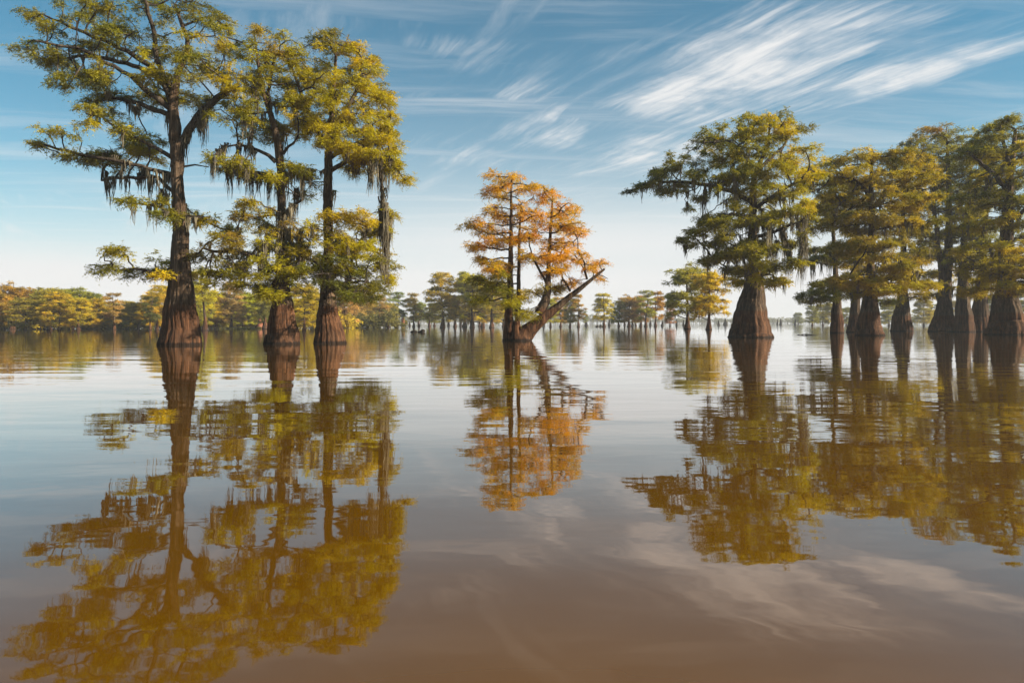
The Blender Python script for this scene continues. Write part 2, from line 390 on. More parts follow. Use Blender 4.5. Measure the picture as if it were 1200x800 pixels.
def build_tree(name, spec, seed):
    """spec in metres about the trunk base: stems, limbs, pads (x, z, half width, half height, palette), depth"""
    rng = np.random.default_rng(seed)
    root = link(name, None, loc=spec['loc'])
    root.empty_display_size = 0.5
    seeds, spar, srad = [], [], []
    for q, st in enumerate(spec['stems']):
        me, P = trunk_mesh(st, rng, BARK, seg=spec.get('seg', 112), flute=spec.get('flute', 0.10) * (1 if q == 0 else 0.6))
        link('trunk' if q == 0 or spec.get('stem_name') is None else spec['stem_name'], me, root)
        zs = spec.get('seed_from', 3.0); last = -9
        for row in P:
            if row[2] > zs and (last < -5 or abs(row[2] - last) > spec.get('seed_step', 0.55)):
                last = row[2]; seeds.append(row[:3]); spar.append(-1); srad.append(row[3])
    nst = len(seeds)
    min_r = {}
    for lb in spec.get('limbs', []):                       # limbs seen in the photograph: rows (x, y, z, r)
        lb = np.array(lb, float)
        Ls = np.r_[0, np.cumsum(np.linalg.norm(np.diff(lb[:, :3], axis=0), axis=1))]
        k = max(3, int(Ls[-1] / 0.4)); s = np.linspace(0, Ls[-1], k)
        rows = np.stack([np.interp(s, Ls, lb[:, c]) for c in range(4)], 1)
        rows[1:-1] = (rows[:-2] + rows[1:-1] * 2 + rows[2:]) / 4
        rows[1:, :3] += rng.normal(0, 0.035, (k - 1, 3))
        for i, row in enumerate(rows):
            seeds.append(row[:3]); spar.append(-2 if i == 0 else len(seeds) - 2); srad.append(row[3]); min_r[len(seeds) - 1] = row[3]
    # foliage points
    pads = spec['pads']; xs = np.array([q[0] for q in pads]); W0 = max(0.8, -xs.min()); W1 = max(0.8, xs.max())
    A, T = [], []
    zs_ = np.array([q[1] for q in pads]); zm, zh = (zs_.max() + zs_.min()) / 2, max(1.0, (zs_.max() - zs_.min()) / 2)
    Dp = spec['depth']; dens = spec.get('dens', 1.0); rd0 = spec.get('disc', 0.52)
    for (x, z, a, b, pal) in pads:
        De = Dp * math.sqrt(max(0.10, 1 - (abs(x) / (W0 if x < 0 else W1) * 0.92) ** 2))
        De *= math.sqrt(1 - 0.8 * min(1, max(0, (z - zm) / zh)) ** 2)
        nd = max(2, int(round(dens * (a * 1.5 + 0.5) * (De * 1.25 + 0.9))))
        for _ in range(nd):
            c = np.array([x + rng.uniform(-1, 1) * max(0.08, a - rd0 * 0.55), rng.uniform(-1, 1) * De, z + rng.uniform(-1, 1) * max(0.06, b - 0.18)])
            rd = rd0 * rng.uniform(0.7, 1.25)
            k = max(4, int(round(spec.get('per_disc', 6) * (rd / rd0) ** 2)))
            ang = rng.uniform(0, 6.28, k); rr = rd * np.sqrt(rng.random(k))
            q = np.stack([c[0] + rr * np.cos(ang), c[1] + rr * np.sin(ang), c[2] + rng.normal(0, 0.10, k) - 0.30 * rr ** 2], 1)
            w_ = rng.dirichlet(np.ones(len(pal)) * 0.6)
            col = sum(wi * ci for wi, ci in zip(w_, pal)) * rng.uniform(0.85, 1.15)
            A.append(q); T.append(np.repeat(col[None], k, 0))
    A = np.vstack(A); T = np.vstack(T)
    pos, par, bi = grow(seeds, spar, A, rng, step=spec.get('step', 0.4), kill=spec.get('kill', 0.5))
    n = len(pos)
    # pipe model
    e = 2.35; r0 = spec.get('twig', 0.013)
    load = np.zeros(n); np.add.at(load, bi, r0 ** e)
    kids_n = np.zeros(n, int)
    order = np.arange(n)[::-1]
    rad = np.zeros(n)
    for i in order:
        rad[i] = max(load[i], (r0 * 0.8) ** e) ** (1 / e)
        if i in min_r: rad[i] = max(rad[i], min_r[i])
        if par[i] >= 0: load[par[i]] += rad[i] ** e; kids_n[par[i]] += 1
    # limb ids
    lid = np.full(n, -1); depth0 = {}
    for i in range(n):
        if i < nst: continue
        pr = par[i]
        lid[i] = i if (pr < 0 or pr < nst) else lid[pr]
    dirs = np.zeros((n, 3)); segs = []
    start = pos.copy()
    for i in range(n):
        if par[i] == -2 or (i >= nst and par[i] < 0):
            dirs[i] = (0, 0, 1)
        elif par[i] >= 0:
            dirs[i] = unit(pos[i] - pos[par[i]]); segs.append(i)
    main = {}
    for i in segs:
        pr = par[i]
        if pr not in main or rad[i] > rad[main[pr]]: main[pr] = i
    for i in range(n):                                     # start of a traced limb takes the direction of its first segment
        if par[i] == -2 and i in main: dirs[i] = dirs[main[i]]
    segs = np.array(segs)
    pr = par[segs]
    is_main = np.array([main[a] == b and a >= nst for a, b in zip(pr, segs)])
    p0 = pos[pr]; p1 = pos[segs]
    d0 = np.where(is_main[:, None], dirs[pr], dirs[segs])
    r1 = rad[segs]
    cap_r = np.where(pr < nst, np.array(srad + [0] * (n - len(srad)))[pr] * 0.75, 9)
    rs = np.where(is_main, rad[pr], np.minimum(r1 * 1.25, np.maximum(cap_r, r1 * 0.6)))
    ids = lid[segs]
    # twigs out to each foliage point
    tw0 = pos[bi]; tw1 = A
    uniq, cnt = np.unique(ids, return_counts=True)
    big = set(uniq[cnt >= spec.get('limb_min', 10)])
    tid = lid[bi]
    groups = {}
    for q in uniq:
        groups.setdefault(q if q in big else -5, []).append(q)
    for key, members in groups.items():
        sel = np.isin(ids, members); tsel = np.isin(tid, members) & (rng.random(len(bi)) < spec.get('twig_frac', 0.7))
        sides = spec.get('sides', 5)
        V, F = tubes(p0[sel], p1[sel], rs[sel], r1[sel], d0[sel], dirs[segs[sel]], sides)
        if tsel.any():
            td = unit(tw1[tsel] - tw0[tsel])
            V2, F2 = tubes(tw0[tsel], tw1[tsel], np.full(tsel.sum(), r0 * 0.9), np.full(tsel.sum(), r0 * 0.45), td, td, sides)
            F = np.vstack([F, F2 + len(V)]); V = np.vstack([V, V2])
        nm = 'limb' if key != -5 else 'twigs'
        lo = link(nm, np_mesh(nm, V, F, BRANCH, smooth=True), root)
        if nm == 'twigs': lo['kind'] = 'stuff'
    # foliage
    O = A - pos[bi]; O = unit(O + (A - np.array([0, 0, 0])) * (0.12, 0.12, 0) )
    O[:, 2] = np.clip(O[:, 2], -0.3, 0.5)
    ex = spec.get('extra', 1)
    C = np.repeat(A, ex, 0); C = C + rng.normal(0, 0.16, C.shape) * (1, 1, 0.6) * (ex > 1)
    V, F, tt = leaf_cloud(C, np.repeat(O, ex, 0), np.repeat(T, ex, 0), rng, spec.get('twigs', 9), spec.get('per', 9),
                          spec.get('spray', 0.42), spec.get('leaf', 0.145), spec.get('leaf_w', 0.05))
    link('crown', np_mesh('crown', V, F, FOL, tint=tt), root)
    # moss
    S, Ln = [], []
    for (x, z, a, b, k, ln) in spec.get('moss', []):
        cand = np.where((np.abs(pos[:, 0] - x) < a) & (np.abs(pos[:, 2] - z) < b) & (np.arange(n) >= nst))[0]
        if len(cand) == 0: continue
        pick = rng.choice(cand, k)
        S.append(pos[pick] + rng.normal(0, 0.05, (k, 3))); Ln.append(ln * rng.uniform(0.3, 1.45, k))
    k = spec.get('moss_n', 0)
    if k:
        cand = np.where((np.arange(n) >= nst) & (rad < 0.09) & (pos[:, 2] < np.quantile(A[:, 2], spec.get('moss_q', 0.6))))[0]
        pick = rng.choice(cand, k)
        S.append(pos[pick]); Ln.append(spec.get('moss_len', 0.9) * rng.uniform(0.4, 1.3, k))
    if S:
        V, F = moss_cloud(np.vstack(S), np.concatenate(Ln), rng, wd=spec.get('moss_w', 1.3))
        mo = link('hanging_moss', np_mesh('hanging_moss', V, F, MOSS), root); mo['kind'] = 'stuff'
    return root

def pixel_spec(bx, d, stems, pads, limbs=(), moss=(), depth=4.0, pal=(GR, YG), pal_at=None, **kw):
    """turn outlines measured in the photograph into metres about the trunk base, at the tree's real distance"""
    ppm = FPX / d; yw = HOR + FPX * CAM_H / d
    X = lambda x: (x - bx) / ppm
    Z = lambda y: (yw - y) / ppm
    S = []
    for st in stems:
        rows = [(X(x), yy, Z(y), wd / ppm / 2 * (0.97 - 0.17 * min(1, max(0, (Z(y) - 3.0) / 2.0)))) for (x, y, wd, yy) in [(q + (0.0,))[:4] for q in st]]
        x0, y0, z0, r0 = rows[0]
        if z0 < 0.4: rows = [(x0, y0, -0.7, r0 * 1.06), (x0, y0, -0.05, r0 * 1.01)] + [(a, b, max(c, 0.02), e) for a, b, c, e in rows]
        S.append(rows)
    P = [(X(q[0]), Z(q[1]), q[2] / ppm, q[3] / ppm, (q[4] if len(q) > 4 else pal)) for q in pads]
    Lb = []
    for lb in limbs:
        yo = lb[0]
        Lb.append([(X(x), yo * i / (len(lb) - 2), Z(y), wd / ppm / 2) for i, (x, y, wd) in enumerate(lb[1:])])
    M = [(X(x), Z(y), a / ppm, b / ppm, k, ln / ppm) for (x, y, a, b, k, ln) in moss]
    return dict(loc=((bx - 600) / ppm, d, 0.0), stems=S, pads=P, limbs=Lb, moss=M, depth=depth, **kw)

# ------------------------------------------------------------------ the setting: water
def water_sheet():
    V = [(-2500, -200, 0), (2500, -200, 0), (2500, 4500, 0), (-2500, 4500, 0)]
    o = link('lake_water', np_mesh('lake_water', V, [(0, 1, 2, 3)], WATER))
    return tag(o, kind='structure')
water_sheet()

# ------------------------------------------------------------------ the big cypresses
# 1: tallest, far reaching left limbs; sunlit right of crown painted with golder pads
t = build_tree('bald_cypress', pixel_spec(211, 37.0,
    [[(211, 404, 50), (211, 395, 46), (212, 370, 38), (213, 345, 31), (213, 325, 26), (212, 305, 24), (212, 285, 23), (211, 255, 20), (208, 230, 17),
      (207, 205, 17), (206, 180, 19), (204, 155, 17), (202, 130, 15), (203, 108, 12), (207, 87, 9), (219, 62, 7), (220, 45, 6), (212, 26, 5), (205, 5, 3)]],
    [(35, 58, 24, 11), (62, 62, 22, 12), (55, 26, 18, 14), (92, 45, 28, 15), (90, 9, 16, 9), (120, 17, 28, 14), (150, 10, 34, 11), (190, 12, 36, 13), (228, 17, 26, 16),
     (254, 18, 12, 11), (140, 42, 32, 14), (175, 50, 28, 14), (215, 62, 22, 15, (YG, GO, OL)), (245, 55, 20, 14, (YG, GO)), (262, 46, 12, 9), (80, 80, 18, 9), (110, 86, 23, 9),
     (130, 106, 32, 8), (104, 115, 13, 7), (160, 97, 24, 10, (YG, OL, GO)), (190, 100, 28, 13, (YG, OL)), (225, 100, 28, 15), (250, 88, 22, 15), (272, 98, 18, 13, (YG, GO)), (283, 112, 10, 8, (YG, GO)),
     (75, 177, 16, 6), (100, 172, 14, 9, (YG, GO, OL)), (122, 180, 18, 6), (140, 146, 18, 7), (156, 168, 20, 8, (YG, GO)), (130, 157, 12, 6), (168, 162, 12, 7), (105, 186, 10, 5),
     (183, 246, 12, 5), (197, 240, 8, 4), (243, 258, 10, 4, (YG, GO)), (232, 262, 8, 4),
     (168, 316, 22, 5), (180, 302, 15, 7, (YG, OL)), (150, 319, 7, 3), (210, 322, 12, 5, (GO, OL))],
    limbs=[(-1.0, (204, 118, 9), (186, 84, 7), (147, 60, 5), (110, 46, 4), (66, 28, 2)),
           (1.6, (204, 125, 9), (184, 90, 6), (142, 68, 5), (87, 54, 4), (28, 58, 2)),
           (-2.4, (203, 130, 8), (155, 90, 5), (118, 72, 4), (79, 70, 2)),
           (0.9, (203, 138, 7), (158, 118, 5), (116, 110, 3), (97, 118, 2)),
           (-2.0, (206, 110, 7), (191, 79, 6), (194, 39, 5), (190, 14, 3)),
           (-0.8, (212, 172, 12), (224, 152, 10), (238, 134, 9), (256, 121, 7), (270, 114, 6), (286, 106, 4)),
           (1.5, (235, 137, 5), (246, 108, 4), (252, 92, 3)),
           (-1.2, (205, 187, 6), (173, 168, 4), (147, 156, 3), (135, 146, 2)),
           (-1.8, (204, 206, 6), (168, 197, 4), (105, 186, 3), (60, 176, 2)),
           (1.0, (205, 226, 5), (180, 206, 3), (130, 205, 2), (105, 206, 2)),
           (-1.5, (209, 258, 4), (196, 243, 3), (180, 246, 2)), (-1.0, (214, 252, 4), (230, 258, 3), (246, 257, 2)),
           (-1.2, (210, 332, 5), (196, 325, 4), (176, 315, 3), (150, 319, 2)), (0.5, (212, 196, 3), (226, 188, 2), (241, 194, 1))],
    moss=[(228, 150, 14, 22, 14, 26), (240, 135, 10, 16, 10, 36), (218, 172, 14, 20, 8, 30), (190, 205, 25, 22, 22, 32), (160, 205, 20, 12, 10, 28), (130, 205, 24, 8, 7, 30), (205, 215, 14, 20, 14, 36),
          (200, 150, 14, 20, 6, 26), (150, 118, 30, 10, 8, 16), (190, 245, 14, 10, 10, 28), (236, 258, 12, 8, 6, 14), (172, 318, 10, 8, 3, 14)],
    depth=3.7, pal=(GR, OL, DK, YG), dens=0.9, seed_from=13.0, moss_n=14, moss_q=0.5, moss_len=0.8), 11)
tag(t, 'tallest cypress, with long bare trunk and wide flat crown of reaching limbs', 'tree')

# 2: slimmer, mossy, between the tallest and the golden one
t = build_tree('bald_cypress', pixel_spec(331, 38.4,
    [[(331, 403, 43), (331, 394, 39), (330, 375, 31), (330, 357, 25), (329, 340, 20), (329, 310, 16), (329, 275, 12), (329, 240, 12), (328, 215, 12), (327, 185, 12), (325, 162, 10),
      (318, 138, 8), (309, 110, 7), (304, 85, 5), (300, 55, 3)]],
    [(290, 55, 18, 13), (310, 42, 18, 10, (TA, OL, GO)), (303, 75, 24, 11), (290, 98, 13, 7, (YG, GO)), (330, 66, 18, 9, (TA, GO, OL)), (345, 62, 16, 10), (328, 90, 20, 12), (318, 110, 18, 9),
     (290, 130, 18, 7), (310, 140, 16, 7), (275, 146, 8, 6), (300, 150, 18, 5), (272, 195, 12, 4), (285, 199, 14, 5), (302, 200, 16, 6), (348, 120, 16, 11), (352, 200, 10, 4), (340, 218, 8, 5), (262, 192, 6, 3),
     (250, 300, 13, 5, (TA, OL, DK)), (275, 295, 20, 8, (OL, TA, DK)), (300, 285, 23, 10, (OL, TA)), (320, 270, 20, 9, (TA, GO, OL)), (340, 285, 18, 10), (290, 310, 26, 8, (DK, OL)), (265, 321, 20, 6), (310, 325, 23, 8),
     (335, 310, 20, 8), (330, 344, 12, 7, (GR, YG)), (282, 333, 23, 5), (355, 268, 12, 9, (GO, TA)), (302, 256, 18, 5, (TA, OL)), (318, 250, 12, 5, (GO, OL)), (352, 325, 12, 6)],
    limbs=[(-0.8, (323, 190, 6), (311, 178, 4), (287, 172, 3), (274, 176, 2)), (0.8, (324, 212, 5), (316, 203, 4), (279, 199, 3), (262, 194, 2)), (-1.0, (332, 180, 4), (346, 174, 3), (356, 165, 2)),
           (-0.6, (332, 208, 4), (345, 203, 3), (360, 199, 2)), (-0.6, (331, 252, 5), (343, 243, 4), (358, 237, 3)),
           (-1.8, (326, 318, 6), (310, 306, 4), (285, 294, 2.5), (268, 299, 1.6), (256, 297, 0.8)), (1.5, (331, 322, 6), (345, 304, 4), (355, 280, 2)),
           (-1.2, (316, 132, 5), (320, 100, 4), (332, 76, 3))],
    moss=[(275, 176, 8, 8, 7, 28), (290, 174, 14, 8, 10, 22), (280, 199, 20, 8, 16, 32), (305, 203, 14, 10, 12, 24), (340, 203, 16, 14, 14, 34), (345, 245, 14, 8, 10, 22), (318, 150, 20, 30, 14, 24),
          (320, 280, 20, 16, 30, 36), (300, 290, 20, 20, 18, 22), (340, 285, 14, 20, 14, 30)],
    depth=3.4, pal=(GR, OL, YG, YG), dens=0.95, seed_from=4.2, moss_n=16, moss_q=0.8, moss_len=0.9), 22)
tag(t, 'slim mossy cypress between the tallest cypress and a golden crowned one', 'tree')

# 3: golden one
t = build_tree('bald_cypress', pixel_spec(386, 40.0,
    [[(386, 402, 40), (386, 393, 36), (385, 375, 28), (384, 352, 20), (384, 325, 16), (385, 290, 14), (385, 250, 14), (385, 220, 13), (386, 190, 12), (388, 160, 9), (391, 120, 7), (393, 85, 5), (394, 55, 3)]],
    [(380, 55, 16, 10, (DK, GR, OL)), (395, 50, 16, 10, (TA, OL, GR)), (415, 60, 20, 10, (TA, GO, OL)), (430, 75, 16, 12, (TA, GO, OL)), (440, 92, 10, 8), (400, 75, 23, 12), (370, 85, 20, 10), (360, 100, 20, 10), (385, 105, 26, 12),
     (415, 105, 23, 12), (440, 115, 18, 10, (GO, YG)), (450, 125, 8, 6), (370, 130, 23, 10), (400, 135, 26, 12), (430, 140, 23, 12), (445, 155, 16, 10), (455, 150, 8, 6), (375, 155, 20, 9), (405, 165, 26, 10),
     (435, 170, 23, 10), (460, 170, 12, 7), (420, 190, 23, 7), (445, 190, 18, 8), (462, 195, 12, 9), (472, 210, 8, 6), (348, 78, 14, 8), (355, 140, 18, 10), (344, 152, 14, 7), (402, 180, 16, 6), (372, 215, 8, 7, (GR, OL)),
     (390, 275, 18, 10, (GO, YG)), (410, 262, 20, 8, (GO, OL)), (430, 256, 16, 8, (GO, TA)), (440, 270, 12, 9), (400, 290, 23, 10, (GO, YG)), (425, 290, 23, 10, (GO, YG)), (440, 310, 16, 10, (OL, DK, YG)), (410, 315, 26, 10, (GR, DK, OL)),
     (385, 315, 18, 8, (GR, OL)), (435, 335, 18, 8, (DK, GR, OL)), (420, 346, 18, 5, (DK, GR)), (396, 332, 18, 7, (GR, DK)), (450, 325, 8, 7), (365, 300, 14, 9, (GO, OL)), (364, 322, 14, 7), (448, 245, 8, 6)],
    limbs=[(-1.0, (389, 165, 6), (405, 140, 5), (425, 100, 4), (430, 78, 2)), (1.4, (387, 185, 6), (410, 170, 4), (440, 150, 3), (452, 130, 2)), (-1.6, (387, 178, 6), (370, 150, 4), (356, 110, 3), (348, 82, 2)),
           (-0.6, (388, 200, 6), (415, 186, 5), (445, 184, 4), (462, 196, 3), (472, 208, 2)), (-0.3, (444, 186, 4), (448, 215, 4), (450, 250, 4), (452, 285, 3), (453, 312, 2)),
           (-1.6, (385, 330, 6), (402, 312, 4), (425, 290, 3), (440, 272, 2)), (1.4, (386, 322, 5), (408, 300, 4), (430, 262, 2)), (-1.5, (386, 342, 5), (410, 330, 4), (436, 332, 2)), (-1.0, (383, 318, 4), (370, 305, 3), (358, 302, 2))],
    moss=[(446, 200, 7, 16, 18, 34), (449, 230, 6, 18, 22, 42), (451, 265, 6, 20, 20, 40), (452, 295, 5, 16, 10, 30), (430, 195, 14, 10, 14, 26), (410, 190, 16, 12, 10, 22), (466, 200, 10, 8, 8, 18), (380, 200, 16, 20, 14, 30),
          (395, 300, 16, 20, 12, 26), (370, 285, 12, 14, 10, 26), (430, 280, 16, 16, 10, 18)],
    depth=3.8, pal=(YG, YG, GO, OL), dens=1.05, seed_from=3.6, moss_n=16, moss_q=0.7, moss_len=0.9), 33)
tag(t, 'golden crowned cypress trailing a long ragged beard of grey moss', 'tree')

# 4: the orange cypress with the leaning broken trunk
ORG = (OR, OR, GO, GO, RU)
t = build_tree('orange_cypress', pixel_spec(606, 45.7,
    [[(596, 399, 17), (596, 388, 13), (596, 370, 10), (597, 340, 8), (597, 300, 7), (598, 262, 5), (599, 225, 3), (600, 206, 2)],
     [(611, 399, 30, -0.2), (618, 390, 21, -0.2), (628, 380, 15, -0.3), (641, 369, 12, -0.4), (655, 358, 8.5, -0.5), (671, 345, 6.5, -0.7), (689, 330.5, 4.8, -0.9), (706, 316.5, 3, -1.0)],
     [(606, 399, 12, 0.6), (607, 380, 7, 0.8), (608, 345, 5.5, 0.9), (608, 310, 5, 0.9), (609, 275, 4, 1.0), (611, 235, 2, 1.0)],
     [(632, 368, 13, -0.35), (638, 356, 12, -0.3), (641, 340, 8.5, -0.2), (642, 316, 6, 0.0), (644, 285, 5, 0.1), (647, 250, 3.5, 0.2), (648, 228, 2, 0.3)],
     [(605, 394, 9, -0.7), (605, 384, 7, -0.7), (604, 376, 5, -0.7)]],
    [(q[0], q[1], q[2] * 1.05, q[3] * 1.2, ORG) for q in
     [(578, 210, 10, 8), (600, 210, 10, 8), (575, 225, 16, 8), (600, 225, 16, 9), (620, 222, 14, 9), (640, 230, 14, 9), (655, 245, 13, 8), (580, 250, 18, 7), (557, 262, 12, 5), (547, 265, 5, 3), (570, 270, 16, 6),
      (600, 250, 18, 9), (625, 250, 16, 9), (645, 262, 16, 8), (670, 248, 9, 6), (665, 265, 12, 7), (678, 272, 6, 4), (560, 290, 11, 5), (580, 285, 16, 7), (600, 280, 14, 9), (625, 275, 16, 9), (650, 285, 16, 9),
      (670, 290, 12, 9), (566, 305, 12, 5), (590, 310, 16, 6), (640, 305, 16, 7), (660, 305, 16, 6), (679, 303, 8, 6), (580, 318, 12, 4), (650, 318, 16, 5), (615, 300, 8, 5)]] +
    [(610, 345, 14, 9, (YG, GO, GR)), (600, 356, 10, 7, (YG, GR)), (615, 366, 10, 9, (OL, YG)), (588, 340, 9, 6, (GR, YG)), (640, 338, 12, 7, (OL, YG, TA)), (573, 335, 12, 8, (GR, YG)), (558, 328, 11, 6, (GR, OL)), (584, 324, 9, 5, (YG, OL)), (566, 350, 10, 6, (GR, YG)),
     (690, 314, 8, 5, ORG), (704, 326, 5, 3, (OR, TA)), (670, 330, 9, 4, (TA, RU)), (656, 336, 6, 4, (TA, OL)), (704, 308, 4, 3, (OR, TA))],
    limbs=[(-0.5, (641, 334, 2.5), (634, 322, 2.2), (628, 308, 1.6), (622, 296, 1)), (0.6, (668, 341, 3), (664, 334, 2.5), (661, 326, 1.5)), (-0.6, (688, 327, 3), (682, 318, 2), (684, 310, 1)), (-1.1, (699, 321.5, 1.6), (705, 324, 1.0), (709, 328, 0.6))],
    depth=2.7, dens=1.15, seed_from=2.2, seed_step=0.4, per_disc=6, disc=0.5, spray=0.42, leaf=0.135, leaf_w=0.042, twigs=8, per=9, step=0.32, kill=0.4, flute=0.07, seg=48, stem_name='stem'), 44)
tag(t, 'orange cypress with several stems and a broken trunk leaning out over the water', 'tree')

# 5: broad cypress on the right; sunlit top and right painted golden, shaded left dark
t = build_tree('bald_cypress', pixel_spec(880, 56.0,
    [[(880, 395, 50), (880, 386, 45), (880, 366, 36), (880, 345, 28), (881, 330, 23), (881, 310, 17), (881, 270, 12), (882, 232, 10), (885, 204, 8), (892, 188, 6), (900, 168, 4), (902, 145, 2.5)]],
    [(745, 220, 9, 5, (DK, GR)), (760, 214, 13, 7, (DK, GR, OL)), (785, 200, 18, 7), (800, 215, 20, 6), (780, 192, 8, 3), (815, 170, 9, 6), (830, 190, 20, 8), (850, 166, 14, 7, (YG, GO)), (840, 156, 9, 4), (872, 160, 15, 9, (YG, OL)),
     (872, 141, 9, 5), (890, 150, 16, 7, (YG, GO, OL)), (905, 140, 9, 5), (925, 141, 8, 5, (YG, GO)), (915, 160, 16, 7, (YG, GO)), (890, 175, 20, 9), (920, 180, 18, 9, (YG, GO)), (935, 156, 6, 4), (855, 185, 16, 7), (870, 200, 18, 7),
     (935, 195, 12, 8, (YG, GO)), (945, 206, 8, 7, (GO, YG)), (900, 205, 20, 9, (YG, OL)), (930, 215, 16, 9, (GO, YG, OL)), (840, 215, 20, 7), (822, 232, 10, 5), (870, 225, 20, 7), (910, 230, 18, 9, (YG, OL)), (850, 250, 20, 7),
     (825, 265, 18, 7), (815, 276, 8, 5), (840, 280, 20, 7), (870, 265, 18, 9), (900, 255, 20, 9), (925, 246, 14, 9, (YG, GO)), (935, 260, 8, 7), (855, 300, 18, 5), (840, 300, 12, 5), (875, 290, 18, 9), (900, 285, 18, 9), (920, 285, 12, 7),
     (870, 311, 18, 5), (890, 316, 18, 5), (876, 328, 12, 5, (YG, GO)), (905, 311, 10, 5), (888, 332, 8, 4, (GO, OL))],
    limbs=[(-1.0, (882, 238, 6), (860, 226, 5), (830, 218, 4), (795, 215, 3), (758, 216, 2)), (-1.5, (884, 208, 5), (872, 184, 4), (852, 170, 3), (818, 172, 2)), (1.5, (885, 205, 6), (907, 182, 4), (925, 168, 3), (932, 155, 2)),
           (-1.5, (882, 255, 5), (855, 252, 4), (825, 264, 3)), (-1.6, (883, 245, 5), (905, 230, 4), (932, 214, 3)), (1.5, (881, 290, 5), (860, 296, 4), (840, 298, 2)), (-2.0, (881, 280, 5), (905, 272, 4), (930, 262, 2))],
    moss=[(800, 218, 22, 10, 9, 18), (842, 225, 20, 14, 16, 30), (905, 250, 30, 20, 22, 36), (920, 285, 22, 18, 30, 34), (895, 300, 25, 16, 26, 26), (850, 290, 22, 16, 20, 22), (865, 270, 25, 20, 16, 28), (760, 216, 14, 8, 7, 14), (940, 300, 10, 30, 8, 30)],
    depth=5.0, pal=(GR, OL, DK, YG), dens=0.8, disc=0.66, seed_from=4.2, moss_n=60, moss_q=0.8, moss_len=1.4, moss_w=1.6, leaf=0.185, leaf_w=0.065, spray=0.50, twig=0.014), 55)
tag(t, 'broad moss hung cypress with thick cone base and one limb reaching towards the orange tree', 'tree')

# 6 on: the grove on the right
GV = dict(disc=0.75, leaf=0.21, leaf_w=0.075, spray=0.56, twig=0.015, twigs=9, per=8, step=0.5, kill=0.6, seg=80, moss_w=2.0)
SH = (OL, TA, GO, GR); LT = (YG, OL, GO); GD = (GO, OL, TA)
grove = []
t = build_tree('bald_cypress', pixel_spec(1020, 64.0,
    [[(1020, 393, 33), (1019, 384, 28), (1019, 362, 20), (1019, 340, 15), (1020, 310, 10), (1020, 270, 8), (1021, 230, 7), (1022, 200, 5), (1022, 175, 3)]],
    [(1000, 185, 20, 7), (975, 191, 12, 5), (960, 206, 12, 7, LT), (1030, 185, 20, 8), (1050, 184, 16, 8), (985, 210, 20, 8, LT), (1015, 210, 20, 8), (1045, 210, 18, 8, GD), (1070, 215, 14, 8), (965, 230, 14, 7), (995, 235, 20, 8), (1030, 235, 20, 8),
     (1060, 240, 18, 8, GD), (975, 255, 16, 7), (1005, 260, 18, 8), (1040, 262, 20, 8, GD), (1065, 265, 14, 8), (960, 265, 8, 6), (1000, 330, 18, 5, GD), (1040, 335, 20, 6, LT), (1065, 335, 16, 5, LT), (1030, 315, 18, 5), (1050, 310, 16, 5, GD),
     (985, 326, 12, 5), (1060, 300, 10, 7), (1010, 290, 12, 5), (1020, 342, 12, 5, LT), (990, 285, 12, 5), (1032, 288, 14, 6), (1060, 192, 14, 8), (1076, 200, 13, 8, GD), (955, 196, 9, 6, LT), (950, 216, 8, 7, LT), (1078, 235, 12, 8), (952, 245, 8, 7), (1005, 305, 14, 5, GD), (1048, 322, 12, 5, LT)],
    limbs=[(-1.5, (1020, 240, 4), (1010, 222, 3), (990, 212, 2)), (1.0, (1021, 250, 4), (1040, 225, 3), (1065, 214, 2)), (-2.0, (1020, 335, 4), (1040, 325, 3), (1066, 332, 2)), (-1.5, (1019, 338, 4), (1005, 330, 3), (985, 326, 2))],
    depth=5.0, pal=SH, dens=1.0, seed_from=4.0, moss_n=70, moss_q=0.75, moss_len=1.3, **GV), 61)
tag(t, 'brownish olive cypress with straight mid trunk at the front of the grove', 'tree'); grove.append(t)
t = build_tree('bald_cypress', pixel_spec(981, 80.0,
    [[(981, 390, 15), (981, 372, 13), (980, 350, 9), (979, 320, 7), (977, 280, 5), (975, 240, 4), (972, 215, 3)]],
    [(965, 341, 14, 5), (950, 344, 8, 3), (970, 330, 14, 5), (990, 336, 12, 5), (962, 350, 14, 4), (970, 290, 12, 4), (955, 302, 10, 4, (DK, DK, GR)), (985, 300, 12, 4), (972, 250, 16, 8), (958, 240, 10, 7), (985, 235, 14, 8), (975, 215, 12, 7), (945, 307, 7, 3, (DK, GR))],
    moss=[(958, 305, 18, 10, 16, 20)],
    depth=4.0, pal=(GR, OL, DK), dens=1.0, seed_from=2.6, moss_n=40, moss_q=0.7, moss_len=1.4, **GV), 62)
tag(t, 'thin dark cypress with low spreading boughs at the open water edge of the grove', 'tree'); grove.append(t)
t = build_tree('bald_cypress', pixel_spec(1002, 86.0,
    [[(1002, 389, 19), (1002, 378, 15), (1002, 362, 11), (1003, 330, 8), (1005, 280, 6), (1005, 225, 4)]],
    [(1000, 215, 14, 8), (1012, 240, 14, 8), (992, 250, 14, 8), (1008, 275, 14, 8), (998, 300, 12, 6), (1012, 310, 12, 6)],
    depth=4.0, pal=SH, dens=1.0, seed_from=4.5, moss_n=30, moss_len=1.3, **GV), 63)
tag(t, 'cypress half hidden directly behind the straight trunk at the grove front', 'tree'); grove.append(t)
